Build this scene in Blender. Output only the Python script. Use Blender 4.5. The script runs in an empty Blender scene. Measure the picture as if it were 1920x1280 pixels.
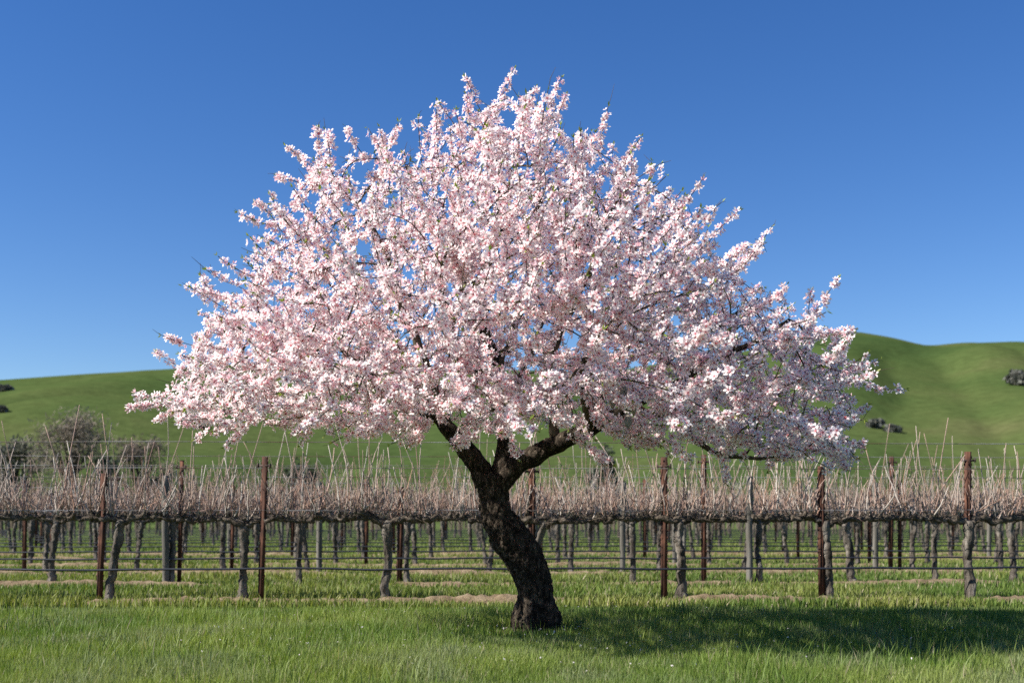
import bpy, math, random
import numpy as np
from mathutils import Vector, Matrix

R = math.radians
rng = np.random.default_rng(7)
random.seed(7)
scene = bpy.context.scene
COL = scene.collection

# ------------------------------------------------------------------ camera
FPX, HZ = 2100.0, 965.0                      # focal length and eye level in photograph pixels
cam_data = bpy.data.cameras.new('camera')
cam = bpy.data.objects.new('camera', cam_data)
COL.objects.link(cam)
cam.location = (0, 0, 1.0)
cam.rotation_euler = (R(90), 0, 0)
cam_data.sensor_width = 36.0
cam_data.lens = 36.0 * FPX / 1920.0
cam_data.shift_y = (HZ - 640.0) / 1920.0
cam_data.clip_start = 0.1
cam_data.clip_end = 6000
cam_data.dof.use_dof = True
cam_data.dof.focus_distance = 9.0
cam_data.dof.aperture_fstop = 1.9
scene.camera = cam

# ------------------------------------------------------------------ sky, sun, exposure
SUN_EL, SUN_FRONT = 40.0, 15.0               # elevation; degrees towards the viewer from due left
sd = Vector((-math.cos(R(SUN_FRONT)) * math.cos(R(SUN_EL)),
             -math.sin(R(SUN_FRONT)) * math.cos(R(SUN_EL)), math.sin(R(SUN_EL))))
world = bpy.data.worlds.new('World')
scene.world = world
world.use_nodes = True
wn, wl = world.node_tree.nodes, world.node_tree.links
wn.clear()
w_out = wn.new('ShaderNodeOutputWorld')
w_bg = wn.new('ShaderNodeBackground')
w_sky = wn.new('ShaderNodeTexSky')
w_sky.sky_type = 'NISHITA'
w_sky.sun_disc = False
w_sky.sun_elevation = R(SUN_EL)
w_sky.sun_rotation = math.atan2(sd.x, sd.y)
w_sky.altitude = 300
w_sky.air_density = 1.0
w_sky.dust_density = 0.0
w_sky.ozone_density = 4.0
w_hs = wn.new('ShaderNodeHueSaturation')
w_hs.inputs['Saturation'].default_value = 1.26
w_hs.inputs['Hue'].default_value = 0.512
wl.new(w_sky.outputs[0], w_hs.inputs['Color'])
wl.new(w_hs.outputs[0], w_bg.inputs[0])
w_bg.inputs[1].default_value = 0.071
wl.new(w_bg.outputs[0], w_out.inputs[0])
sun_data = bpy.data.lights.new('sun', 'SUN')
sun_data.energy = 5.0
sun_data.angle = R(0.53)
sun_data.color = (1.0, 0.955, 0.88)
sun = bpy.data.objects.new('sun', sun_data)
COL.objects.link(sun)
sun.rotation_euler = (-sd).to_track_quat('-Z', 'Y').to_euler()
scene.view_settings.view_transform = 'Standard'
scene.view_settings.look = 'None'
scene.view_settings.exposure = 0.95
scene.view_settings.gamma = 1.0
scene.cycles.max_bounces = 12
scene.cycles.transmission_bounces = 8
scene.cycles.diffuse_bounces = 8
scene.cycles.use_denoising = False
scene.cycles.denoising_prefilter = 'ACCURATE'


# ------------------------------------------------------------------ helpers
def P(px, py, D):
    """a point of the place from photograph pixel and its distance"""
    return np.array([(px - 960.0) / FPX * D, D, 1.0 + (HZ - py) / FPX * D])


def _hash(ix, iy, iz, seed):
    h = (ix * 374761393 + iy * 668265263 + iz * 2147483647 + seed * 144665) & 0xFFFFFFFF
    h = ((h ^ (h >> 13)) * 1274126177) & 0xFFFFFFFF
    h = h ^ (h >> 16)
    return (h & 0xFFFFFF) / float(0xFFFFFF)


def vnoise(p, seed=0):
    """value noise 0..1 of an (n,3) array"""
    p = np.asarray(p, dtype=np.float64)
    i = np.floor(p).astype(np.int64)
    f = p - i
    f = f * f * (3 - 2 * f)
    out = 0
    for dx in (0, 1):
        for dy in (0, 1):
            for dz in (0, 1):
                w = (f[:, 0] if dx else 1 - f[:, 0]) * (f[:, 1] if dy else 1 - f[:, 1]) * (f[:, 2] if dz else 1 - f[:, 2])
                out = out + w * _hash(i[:, 0] + dx, i[:, 1] + dy, i[:, 2] + dz, seed)
    return out


def fbm(p, seed=0, octaves=3):
    p = np.asarray(p, dtype=np.float64)
    s, a, t = 0, 1.0, 0
    for o in range(octaves):
        s = s + a * vnoise(p * (2.03 ** o) + o * 17.3, seed + o)
        t += a
        a *= 0.5
    return s / t


def xy(a, b):
    return np.stack([a, b, np.zeros_like(a)], 1)


def mk(name, V, Q=None, T=None, C=None, mat=None, smooth=False):
    me = bpy.data.meshes.new(name)
    V = np.asarray(V, dtype=np.float32)
    parts, starts, pos = [], [], 0
    if Q is not None and len(Q):
        Q = np.asarray(Q, dtype=np.int32)
        parts.append(Q.ravel())
        starts.append(np.arange(len(Q), dtype=np.int32) * 4)
        pos = len(Q) * 4
    if T is not None and len(T):
        T = np.asarray(T, dtype=np.int32)
        parts.append(T.ravel())
        starts.append(pos + np.arange(len(T), dtype=np.int32) * 3)
    loops, st = np.concatenate(parts), np.concatenate(starts)
    me.vertices.add(len(V))
    me.vertices.foreach_set('co', V.ravel())
    me.loops.add(len(loops))
    me.loops.foreach_set('vertex_index', loops)
    me.polygons.add(len(st))
    me.polygons.foreach_set('loop_start', st)
    if smooth:
        me.polygons.foreach_set('use_smooth', np.ones(len(st), dtype=bool))
    me.update(calc_edges=True)
    if C is not None:
        C = np.asarray(C, dtype=np.float32)
        if C.shape[1] == 3:
            C = np.concatenate([C, np.ones((len(C), 1), np.float32)], 1)
        a = me.color_attributes.new('Col', 'FLOAT_COLOR', 'POINT')
        a.data.foreach_set('color', C.ravel())
    if mat:
        me.materials.append(mat)
    return me


class MB:
    """collects pieces into one mesh"""
    def __init__(self):
        self.V, self.Q, self.T, self.C, self.n = [], [], [], [], 0

    def add(self, V, Q=None, T=None, c=None):
        V = np.asarray(V, dtype=np.float64)
        if Q is not None and len(Q):
            self.Q.append(np.asarray(Q) + self.n)
        if T is not None and len(T):
            self.T.append(np.asarray(T) + self.n)
        self.V.append(V)
        if c is not None:
            c = np.asarray(c, dtype=np.float64)
            self.C.append(np.broadcast_to(c, (len(V), 3)) if c.ndim == 1 else c)
        self.n += len(V)

    def mesh(self, name, mat, smooth=False, off=None):
        V = np.concatenate(self.V)
        if off is not None:
            V = V - np.asarray(off)
        return mk(name, V, np.concatenate(self.Q) if self.Q else None,
                  np.concatenate(self.T) if self.T else None,
                  np.concatenate(self.C) if self.C else None, mat, smooth)


def obj(name, me, parent=None, loc=(0, 0, 0)):
    o = bpy.data.objects.new(name, me)
    COL.objects.link(o)
    o.location = loc
    if parent is not None:
        o.parent = parent
    return o


def tag(o, label, cat=None, group=None, kind=None):
    o['label'] = label
    if cat:
        o['category'] = cat
    if group:
        o['group'] = group
    if kind:
        o['kind'] = kind
    return o


def thing(name, label, cat, loc, rz=0.0, group=None):
    o = obj(name, None, None, loc)
    o.rotation_euler = (0, 0, rz)
    o.empty_display_size = 0.1
    return tag(o, label, cat, group)


def tube(pts, rad, sides=6, rough=0.0, freq=10.0, seed=0, cap=True, shag=0.0):
    pts = np.asarray(pts, dtype=np.float64)
    n = len(pts)
    rad = np.broadcast_to(np.asarray(rad, dtype=np.float64), (n,))
    tan = np.gradient(pts, axis=0)
    tan /= np.linalg.norm(tan, axis=1)[:, None] + 1e-9
    u = np.cross(tan[0], [0.31, 0.85, 0.43])
    if np.linalg.norm(u) < 1e-3:
        u = np.cross(tan[0], [1, 0, 0])
    U = np.zeros((n, 3))
    for i in range(n):
        u = u - tan[i] * np.dot(u, tan[i])
        u /= np.linalg.norm(u) + 1e-9
        U[i] = u
    W = np.cross(tan, U)
    a = np.arange(sides) * 2 * math.pi / sides
    d = U[:, None, :] * np.cos(a)[None, :, None] + W[:, None, :] * np.sin(a)[None, :, None]
    r = np.repeat(rad[:, None], sides, 1)
    if rough:
        c = (pts[:, None, :] + d * rad[:, None, None]).reshape(-1, 3)
        r = r * (1 + rough * (2 * fbm(c * freq, seed, 2) - 1).reshape(n, sides))
    if shag:                                     # strips of loose bark running along
        ln = np.cumsum(np.linalg.norm(np.diff(pts, axis=0, prepend=pts[:1]), axis=1))
        an = np.repeat(a[None, :], n, 0).ravel()
        q_ = np.stack([np.cos(an) * 2.6, np.sin(an) * 2.6, np.repeat(ln, sides) * 4.5], 1)
        r = r * (1 + shag * (2 * fbm(q_ + seed * 3.1, seed + 9, 3) - 1).reshape(n, sides))
    V = (pts[:, None, :] + d * r[:, :, None]).reshape(-1, 3)
    i = np.arange(n - 1)[:, None] * sides
    j = np.arange(sides)[None, :]
    k = (j + 1) % sides
    Q = np.stack([i + j, i + k, i + sides + k, i + sides + j], -1).reshape(-1, 4)
    T = None
    if cap:
        V = np.concatenate([V, pts[:1], pts[-1:]])
        b, e = n * sides, n * sides + 1
        T = [(b, (s + 1) % sides, s) for s in range(sides)] + \
            [(e, (n - 1) * sides + s, (n - 1) * sides + (s + 1) % sides) for s in range(sides)]
    return V, Q, T


def resample(pts, rad, step):
    pts, rad = np.asarray(pts, float), np.asarray(rad, float)
    # Catmull-Rom through the points
    ext = np.concatenate([2 * pts[:1] - pts[1:2], pts, 2 * pts[-1:] - pts[-2:-1]])
    out, ro = [], []
    for i in range(len(pts) - 1):
        p0, p1, p2, p3 = ext[i:i + 4]
        m = max(2, int(np.linalg.norm(p2 - p1) / step))
        for t in np.linspace(0, 1, m, endpoint=False):
            out.append(0.5 * (2 * p1 + (p2 - p0) * t + (2 * p0 - 5 * p1 + 4 * p2 - p3) * t * t + (3 * p1 - p0 - 3 * p2 + p3) * t ** 3))
            ro.append(rad[i] * (1 - t) + rad[i + 1] * t)
    out.append(pts[-1]); ro.append(rad[-1])
    return np.array(out), np.array(ro)


def box(x0, x1, y0, y1, z0, z1):
    V = [(x, y, z) for z in (z0, z1) for y in (y0, y1) for x in (x0, x1)]
    Q = [(0, 2, 3, 1), (4, 5, 7, 6), (0, 1, 5, 4), (2, 6, 7, 3), (0, 4, 6, 2), (1, 3, 7, 5)]
    return np.array(V, float), Q


# ------------------------------------------------------------------ materials
def new_mat(name):
    m = bpy.data.materials.new(name)
    m.use_nodes = True
    nt = m.node_tree
    nt.nodes.clear()
    out = nt.nodes.new('ShaderNodeOutputMaterial')
    return m, nt, out


def noise_node(nt, scale, detail=4, coord='Object', stretch=None, rough=0.55):
    tc = nt.nodes.new('ShaderNodeTexCoord')
    n = nt.nodes.new('ShaderNodeTexNoise')
    n.inputs['Scale'].default_value = scale
    n.inputs['Detail'].default_value = detail
    n.inputs['Roughness'].default_value = rough
    src = tc.outputs[coord]
    if stretch:
        mp = nt.nodes.new('ShaderNodeMapping')
        mp.inputs['Scale'].default_value = stretch
        nt.links.new(src, mp.inputs[0])
        src = mp.outputs[0]
    nt.links.new(src, n.inputs['Vector'])
    return n


def ramp(nt, src, stops):
    r = nt.nodes.new('ShaderNodeValToRGB')
    while len(r.color_ramp.elements) < len(stops):
        r.color_ramp.elements.new(0.5)
    for e, (p, c) in zip(r.color_ramp.elements, stops):
        e.position = p
        e.color = (*c, 1)
    nt.links.new(src, r.inputs[0])
    return r


def rough_mat(name, stops, scale, stretch=None, rough=0.9, bump=0.4, bscale=None, dist=0.01, crack=None, spec=0.2, metallic=0.0):
    m, nt, out = new_mat(name)
    b = nt.nodes.new('ShaderNodeBsdfPrincipled')
    b.inputs['Roughness'].default_value = rough
    b.inputs['Specular IOR Level'].default_value = spec
    b.inputs['Metallic'].default_value = metallic
    n = noise_node(nt, scale, 5, stretch=stretch)
    r = ramp(nt, n.outputs[0], stops)
    nt.links.new(r.outputs[0], b.inputs['Base Color'])
    if bump:
        n2 = noise_node(nt, bscale or scale * 3, 6, stretch=stretch, rough=0.65)
        h = n2.outputs[0]
        if crack:
            tc = nt.nodes.new('ShaderNodeTexCoord')
            mp = nt.nodes.new('ShaderNodeMapping')
            mp.inputs['Scale'].default_value = crack[1]
            add = nt.nodes.new('ShaderNodeVectorMath')
            add.operation = 'MULTIPLY_ADD'
            add.inputs[1].default_value = (0.06, 0.06, 0.06)
            nt.links.new(n2.outputs['Color'], add.inputs[0])
            nt.links.new(tc.outputs['Object'], add.inputs[2])
            nt.links.new(add.outputs[0], mp.inputs[0])
            v = nt.nodes.new('ShaderNodeTexVoronoi')
            v.feature = 'DISTANCE_TO_EDGE'
            v.inputs['Scale'].default_value = crack[0]
            nt.links.new(mp.outputs[0], v.inputs['Vector'])
            mr = nt.nodes.new('ShaderNodeMapRange')
            mr.inputs[2].default_value = 0.25
            nt.links.new(v.outputs['Distance'], mr.inputs[0])
            ad = nt.nodes.new('ShaderNodeMath')
            ad.operation = 'MULTIPLY_ADD'
            ad.inputs[1].default_value = 1.5
            nt.links.new(mr.outputs[0], ad.inputs[0])
            nt.links.new(h, ad.inputs[2])
            h = ad.outputs[0]
        bp = nt.nodes.new('ShaderNodeBump')
        bp.inputs['Strength'].default_value = bump
        bp.inputs['Distance'].default_value = dist
        nt.links.new(h, bp.inputs['Height'])
        nt.links.new(bp.outputs[0], b.inputs['Normal'])
    nt.links.new(b.outputs[0], out.inputs[0])
    return m


def leaf_mat(name, trans=0.35, rough=0.6, spec=0.25, tint=(1, 1, 1)):
    """thin petals, leaves and blades: their own colour from the mesh, light passing through"""
    m, nt, out = new_mat(name)
    at = nt.nodes.new('ShaderNodeAttribute')
    at.attribute_name = 'Col'
    b = nt.nodes.new('ShaderNodeBsdfPrincipled')
    b.inputs['Roughness'].default_value = rough
    b.inputs['Specular IOR Level'].default_value = spec
    t = nt.nodes.new('ShaderNodeBsdfTranslucent')
    mx = nt.nodes.new('ShaderNodeMixShader')
    mx.inputs[0].default_value = trans
    nt.links.new(at.outputs['Color'], b.inputs['Base Color'])
    mul = nt.nodes.new('ShaderNodeMixRGB')
    mul.blend_type = 'MULTIPLY'
    mul.inputs[0].default_value = 1
    mul.inputs[2].default_value = (*tint, 1)
    nt.links.new(at.outputs['Color'], mul.inputs[1])
    nt.links.new(mul.outputs[0], t.inputs['Color'])
    nt.links.new(b.outputs[0], mx.inputs[1])
    nt.links.new(t.outputs[0], mx.inputs[2])
    nt.links.new(mx.outputs[0], out.inputs[0])
    return m


def col_mat(name, rough=0.85, spec=0.15):
    m, nt, out = new_mat(name)
    at = nt.nodes.new('ShaderNodeAttribute')
    at.attribute_name = 'Col'
    b = nt.nodes.new('ShaderNodeBsdfPrincipled')
    b.inputs['Roughness'].default_value = rough
    b.inputs['Specular IOR Level'].default_value = spec
    nt.links.new(at.outputs['Color'], b.inputs['Base Color'])
    nt.links.new(b.outputs[0], out.inputs[0])
    return m


M = {}
M['bark'] = rough_mat('almond_bark', [(0.3, (0.020, 0.015, 0.011)), (0.50, (0.062, 0.047, 0.034)), (0.66, (0.17, 0.135, 0.10))],
                      26, stretch=(1, 1, 0.45), bump=0.9, bscale=60, dist=0.02, crack=(34, (1, 1, 0.55)), spec=0.1)
M['branch'] = rough_mat('branch_bark', [(0.3, (0.045, 0.035, 0.024)), (0.55, (0.095, 0.075, 0.05)), (0.75, (0.17, 0.14, 0.10))], 14, bump=0.6, bscale=60, dist=0.01)
M['vine'] = rough_mat('vine_bark', [(0.30, (0.032, 0.026, 0.021)), (0.5, (0.12, 0.102, 0.083)), (0.70, (0.28, 0.25, 0.21))],
                      11, stretch=(1, 1, 0.22), bump=1.0, bscale=38, dist=0.03, spec=0.1)
M['cordon'] = rough_mat('cordon_bark', [(0.28, (0.035, 0.027, 0.02)), (0.5, (0.10, 0.08, 0.06)), (0.75, (0.24, 0.20, 0.16))], 16, bump=1.0, bscale=40, dist=0.03, spec=0.1)
M['cane'] = col_mat('cane')
M['petal'] = leaf_mat('petal', 0.45, 0.65, 0.2, (1.0, 0.96, 0.96))
M['leaf'] = leaf_mat('leaf', 0.35, 0.5, 0.3, (1.1, 1.1, 0.5))
M['grass'] = leaf_mat('grass_blade', 0.32, 0.55, 0.25, (1.05, 1.1, 0.45))
M['far_leaf'] = leaf_mat('far_foliage', 0.15, 0.8, 0.1)
M['rust'] = rough_mat('rusty_steel', [(0.3, (0.018, 0.012, 0.010)), (0.5, (0.070, 0.032, 0.021)), (0.7, (0.15, 0.066, 0.040))], 14, stretch=(1, 1, 0.35), bump=0.3, bscale=90, dist=0.004, rough=0.85, spec=0.2)
M['dark_steel'] = rough_mat('dark_steel', [(0.35, (0.03, 0.022, 0.02)), (0.65, (0.09, 0.06, 0.05))], 20, bump=0.2, rough=0.7)
M['wood'] = rough_mat('weathered_wood', [(0.3, (0.06, 0.054, 0.046)), (0.5, (0.135, 0.124, 0.104)), (0.72, (0.22, 0.205, 0.178))], 10, stretch=(1.4, 1.4, 0.12), bump=0.6, bscale=40, dist=0.012)
M['hose'] = rough_mat('black_polythene', [(0.3, (0.012, 0.014, 0.02)), (0.7, (0.03, 0.033, 0.045))], 5, bump=0, rough=0.45, spec=0.5)
M['wire'] = rough_mat('trellis_wire', [(0.38, (0.10, 0.05, 0.035)), (0.5, (0.16, 0.14, 0.13)), (0.66, (0.30, 0.30, 0.31))], 1.6, bump=0, rough=0.55, spec=0.4)
M['soil'] = rough_mat('dry_soil', [(0.3, (0.12, 0.085, 0.05)), (0.5, (0.20, 0.148, 0.09)), (0.72, (0.29, 0.225, 0.145))], 9, bump=0.8, bscale=30, dist=0.03, spec=0.1)
M['husk'] = rough_mat('almond_husk', [(0.3, (0.16, 0.13, 0.10)), (0.6, (0.30, 0.26, 0.21)), (0.8, (0.38, 0.34, 0.29))], 60, bump=0.5, bscale=260, dist=0.004, rough=1.0, spec=0.05)


def ground_material():
    m, nt, out = new_mat('meadow_ground')
    b = nt.nodes.new('ShaderNodeBsdfPrincipled')
    b.inputs['Roughness'].default_value = 1.0
    b.inputs['Specular IOR Level'].default_value = 0.05
    n = noise_node(nt, 3.5, 6)
    r = ramp(nt, n.outputs[0], [(0.32, (0.045, 0.075, 0.018)), (0.5, (0.08, 0.115, 0.03)), (0.66, (0.125, 0.14, 0.048)), (0.8, (0.18, 0.15, 0.08))])
    nt.links.new(r.outputs[0], b.inputs['Base Color'])
    n2 = noise_node(nt, 25, 5)
    bp = nt.nodes.new('ShaderNodeBump')
    bp.inputs['Strength'].default_value = 0.8
    bp.inputs['Distance'].default_value = 0.05
    nt.links.new(n2.outputs[0], bp.inputs['Height'])
    nt.links.new(bp.outputs[0], b.inputs['Normal'])
    nt.links.new(b.outputs[0], out.inputs[0])
    return m


def hill_material():
    m, nt, out = new_mat('hill_grass')
    b = nt.nodes.new('ShaderNodeBsdfPrincipled')
    b.inputs['Roughness'].default_value = 1.0
    b.inputs['Specular IOR Level'].default_value = 0.0
    n = noise_node(nt, 0.014, 5)
    r = ramp(nt, n.outputs[0], [(0.3, (0.040, 0.066, 0.021)), (0.46, (0.052, 0.079, 0.024)), (0.6, (0.068, 0.090, 0.029)), (0.76, (0.098, 0.098, 0.042))])
    n3 = noise_node(nt, 0.35, 6, rough=0.7)
    mx = nt.nodes.new('ShaderNodeMixRGB')
    mx.blend_type = 'OVERLAY'
    mx.inputs[0].default_value = 0.28
    nt.links.new(r.outputs[0], mx.inputs[1])
    r3 = ramp(nt, n3.outputs[0], [(0.36, (0.22, 0.22, 0.22)), (0.64, (0.78, 0.78, 0.78))])
    nt.links.new(r3.outputs[0], mx.inputs[2])
    nt.links.new(mx.outputs[0], b.inputs['Base Color'])
    n2 = noise_node(nt, 0.25, 6)
    bp = nt.nodes.new('ShaderNodeBump')
    bp.inputs['Strength'].default_value = 0.35
    bp.inputs['Distance'].default_value = 1.0
    nt.links.new(n2.outputs[0], bp.inputs['Height'])
    nt.links.new(bp.outputs[0], b.inputs['Normal'])
    nt.links.new(b.outputs[0], out.inputs[0])
    return m


M['ground'] = ground_material()
M['hill'] = hill_material()

# ------------------------------------------------------------------ ground and hills
gv = []
g = obj('ground', mk('ground', [(-2500, -60, 0), (2500, -60, 0), (2500, 3000, 0), (-2500, 3000, 0)], [(0, 1, 2, 3)], mat=M['ground']))
tag(g, 'flat grassy valley floor under the tree and the vines', 'ground', kind='structure')

RX = np.array([-1400, -700, -300, 0, 290, 450, 700, 950, 1150, 1350, 1500, 1560, 1610, 1660, 1700, 1735, 1780, 1830, 1920, 2200, 2700, 3400], float)
RE = np.array([200, 205, 235, 255, 274, 284, 286, 272, 268, 298, 333, 342, 345, 335, 325, 318, 320, 325, 325, 318, 290, 260], float)
YB = 105.0


def ridge(xp):
    k = np.linspace(-26, 26, 9)
    e = sum(np.interp(xp + d, RX, RE) for d in k) / 9
    return e, 430 + 60 * np.tanh((xp - 1150) / 500.0)


def hill_height(X, Y):
    xp = 960 + FPX * X / np.maximum(Y, 1)
    e, rd = ridge(xp)
    hr = e / FPX * rd + 1
    s = (Y - YB) / (rd - YB)
    sc = np.clip(s, 0, 1)
    h = hr * (0.35 * sc + 0.65 * (sc * sc * (3 - 2 * sc)))
    h = np.where(s > 1, hr * np.clip(1 - ((s - 1) * 0.8) ** 2, -0.2, 1), h)
    env = np.clip(4 * sc * (1 - sc), 0, 1) ** 0.8
    # spurs and gullies that run down the slope
    p = np.stack([X / 62 + 0.25 * Y / 62, Y / 150, 0 * X], 1)
    f = np.abs(2 * vnoise(p + 3.7, 5) - 1)
    p2 = np.stack([X / 24 - 0.3 * Y / 24, Y / 60, 0 * X], 1)
    f2 = np.abs(2 * vnoise(p2 + 9.1, 6) - 1)
    h = h + env * (9.5 * (f - 0.5) + 3.6 * (f2 - 0.5))
    return np.where(s < 0, s * 6 - 0.3, h - 0.3)


xs = np.linspace(-1500, 3400, 330)
ys = np.concatenate([np.linspace(92, 500, 130), np.linspace(510, 760, 30)])
XP, YY = np.meshgrid(xs, ys)
XX = (XP - 960) / FPX * YY
ZZ = hill_height(XX.ravel(), YY.ravel())
nx, ny = len(xs), len(ys)
ii = (np.arange(ny - 1)[:, None] * nx + np.arange(nx - 1)[None, :]).ravel()
hq = np.stack([ii, ii + 1, ii + nx + 1, ii + nx], 1)
hills = obj('hills', mk('hills', np.stack([XX.ravel(), YY.ravel(), ZZ], 1), hq, mat=M['hill'], smooth=True))
tag(hills, 'smooth green grass hills rising behind the vineyard', 'hills', kind='structure')

ROWS = [12.8 + 3.02 * k for k in range(26)]
NROW = 13                                    # rows whose vines stand as single things; farther ones read as one mass
SL = 0.03                                    # the rows run slightly away to one side


def row_y(k, X):
    return ROWS[k] + SL * X


def soil_strip(k):
    D = ROWS[k]
    hw = 0.5 * D + 1.5
    step = 0.05 if k < 2 else 0.09 if k < 5 else 0.2
    X = np.arange(-hw, hw, step)
    c = np.linspace(-0.42, 0.42, 13)
    A, B = np.meshgrid(X, c, indexing='ij')
    A, B = A.ravel(), B.ravel()
    p = np.stack([A, B, 0 * A + k * 5.1], 1)
    wid = 0.03 + (0.22 if k < 3 else .15) * fbm(np.stack([A * 0.9, 0 * A, 0 * A + k], 1), 31, 3)
    z = 0.012 + 0.055 * (1 - (B / wid) ** 2).clip(-1, 1) + 0.05 * (fbm(p * 9, 33, 3) - 0.5) + 0.055 * (fbm(p * 26, 34, 3) - 0.5)
    z += 0.11 * (fbm(np.stack([A * 0.8, 0 * A, 0 * A + 3 * k], 1), 35, 2) - 0.5)
    n, m = len(X), len(c)
    i0 = (np.arange(n - 1)[:, None] * m + np.arange(m - 1)[None, :]).ravel()
    q = np.stack([i0, i0 + m, i0 + m + 1, i0 + 1], 1)
    V = np.stack([A, D + SL * A + B - 0.16, z], 1)
    o = obj('soil_strip', mk('soil_strip', V, q, mat=M['soil'], smooth=True))
    ORD = ORDS[k]
    tag(o, 'bare tan soil under the %s vine row behind the almond tree' % ORD, 'soil', kind='structure')


ORDS = ['first', 'second', 'third', 'fourth', 'fifth', 'sixth', 'seventh', 'eighth', 'ninth', 'tenth', 'eleventh', 'twelfth', 'thirteenth', 'fourteenth', 'fifteenth']
for k in range(6):
    soil_strip(k)

# ------------------------------------------------------------------ the almond tree
BASE = np.array([(1005 - 960) / FPX * 9.55, 9.55, 0.0])
tree = thing('almond_tree', 'blossoming almond tree with pale pink flowers and dark leaning trunk', 'tree', tuple(BASE))
DT = 9.55
trunk_pts = [(1006, 1215, DT, .205), (1006, 1186, DT, .20), (1005, 1150, DT, .178), (1003, 1100, DT, .172), (985, 1050, DT - .02, .185),
             (956, 1005, DT - .03, .185), (934, 970, DT - .02, .160), (927, 940, DT, .145), (924, 910, DT, .15), (926, 888, DT, .135)]
limb_specs = {
    'left': [(912, 905, 9.55, .105), (895, 872, 9.53, .098), (868, 834, 9.5, .084), (838, 800, 9.45, .072), (770, 752, 9.3, .055), (690, 712, 9.1, .045), (600, 668, 8.9, .032), (500, 632, 8.8, .02), (410, 602, 8.8, .012)],
    'mid': [(932, 905, 9.57, .10), (942, 868, 9.58, .088), (947, 830, 9.6, .080), (944, 790, 9.65, .07), (930, 700, 9.7, .06), (908, 600, 9.6, .05), (906, 520, 9.5, .042), (938, 430, 9.4, .034), (925, 330, 9.3, .022), (902, 250, 9.25, .012)],
    'right': [(930, 915, 9.55, .105), (956, 884, 9.52, .10), (1000, 852, 9.45, .09), (1060, 824, 9.35, .082), (1108, 804, 9.25, .07), (1180, 758, 9.1, .05), (1270, 715, 9.0, .04), (1380, 660, 8.9, .028), (1480, 600, 8.9, .016)],
    'left_up': [(838, 800, 9.45, .055), (805, 700, 9.4, .05), (760, 590, 9.3, .04), (722, 480, 9.1, .03), (668, 384, 9.0, .018), (597, 324, 8.9, .011)],
    'mid_up': [(930, 700, 9.7, .045), (975, 580, 9.9, .04), (1010, 430, 10.0, .03), (1003, 310, 10.0, .018), (1030, 230, 10.0, .011)],
    'right_up': [(1040, 832, 9.4, .055), (1036, 765, 9.35, .05), (1030, 690, 9.2, .045), (1060, 600, 9.1, .036), (1110, 500, 9.0, .028), (1150, 390, 9.0, .017)],
    'right_mid': [(1108, 804, 9.25, .05), (1130, 740, 9.3, .045), (1180, 640, 9.6, .035), (1245, 540, 9.8, .026), (1300, 440, 9.9, .015)],
    'right_low': [(1180, 758, 9.1, .035), (1255, 785, 8.8, .03), (1338, 846, 8.6, .024), (1420, 858, 8.6, .017), (1520, 848, 8.7, .010)],
    'front': [(944, 790, 9.62, .05), (920, 735, 9.1, .045), (885, 690, 8.6, .036), (850, 620, 8.1, .024), (830, 560, 7.8, .014)],
    'front_right': [(1108, 804, 9.25, .045), (1100, 755, 8.9, .04), (1090, 700, 8.3, .03), (1120, 630, 7.9, .018)],
    'front_left': [(770, 752, 9.3, .04), (720, 730, 8.7, .034), (670, 690, 8.1, .024), (630, 640, 7.8, .014)],
    'back': [(944, 790, 9.65, .05), (962, 740, 10.0, .045), (990, 670, 10.6, .034), (1030, 580, 10.9, .02)],
    'back_left': [(838, 800, 9.45, .045), (815, 740, 9.9, .04), (760, 660, 10.4, .03), (690, 590, 10.7, .018)],
    'back_right': [(1180, 758, 9.1, .038), (1240, 690, 9.8, .032), (1330, 620, 10.3, .024), (1420, 560, 10.5, .014)],
}

# trunk and fork: rough tubes fused into one skin, then furrowed
mb = MB()
fork = {}
tp, tr = resample([P(*q[:3]) for q in trunk_pts], [q[3] * .93 for q in trunk_pts], 0.03)
mb.add(*tube(tp, tr, 20))
for nm, cut in (('left', 4), ('mid', 4), ('right', 5)):
    s = limb_specs[nm][:cut]
    a, b = resample([P(*q[:3]) for q in s], [q[3] * .91 for q in s], 0.03)
    mb.add(*tube(a, b, 16))
for ang, ln in ((0.3, .27), (1.6, .27), (2.7, .27), (3.6, .25), (4.5, .28), (5.5, .26)):       # root flare
    d = np.array([math.cos(ang), math.sin(ang), 0])
    a = [BASE + d * .06 + [0, 0, .30], BASE + d * .15 + [0, 0, .14], BASE + d * ln * .75 + [0, 0, .02], BASE + d * ln + [0, 0, -.08]]
    a, b = resample(a, [.10, .08, .05, .03], 0.03)
    mb.add(*tube(a, b, 10))
tmp = obj('trunk_skin', mb.mesh('trunk_skin', None))
md = tmp.modifiers.new('fuse', 'REMESH')
md.mode = 'VOXEL'
md.voxel_size = 0.0093
sm = tmp.modifiers.new('smooth', 'SMOOTH')
sm.iterations = 6
dg = bpy.context.evaluated_depsgraph_get()
ev = tmp.evaluated_get(dg)
tm = bpy.data.meshes.new_from_object(ev)
bpy.data.objects.remove(tmp)
nV = len(tm.vertices)
co = np.zeros(nV * 3, np.float32); tm.vertices.foreach_get('co', co); co = co.reshape(-1, 3).astype(float)
no = np.zeros(nV * 3, np.float32); tm.vertices.foreach_get('normal', no); no = no.reshape(-1, 3).astype(float)
q1 = co * [1, 1, .42] + 0.04 * (fbm(co * 6, 40, 2)[:, None] - .5)
f1 = 1 - np.abs(2 * vnoise(q1 * 20, 41) - 1)
f2 = 1 - np.abs(2 * vnoise(q1 * 43 + 5, 42) - 1)
f3 = vnoise(co * 75, 43)
lump = fbm(co * 5.5, 44, 2) - .5
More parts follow.
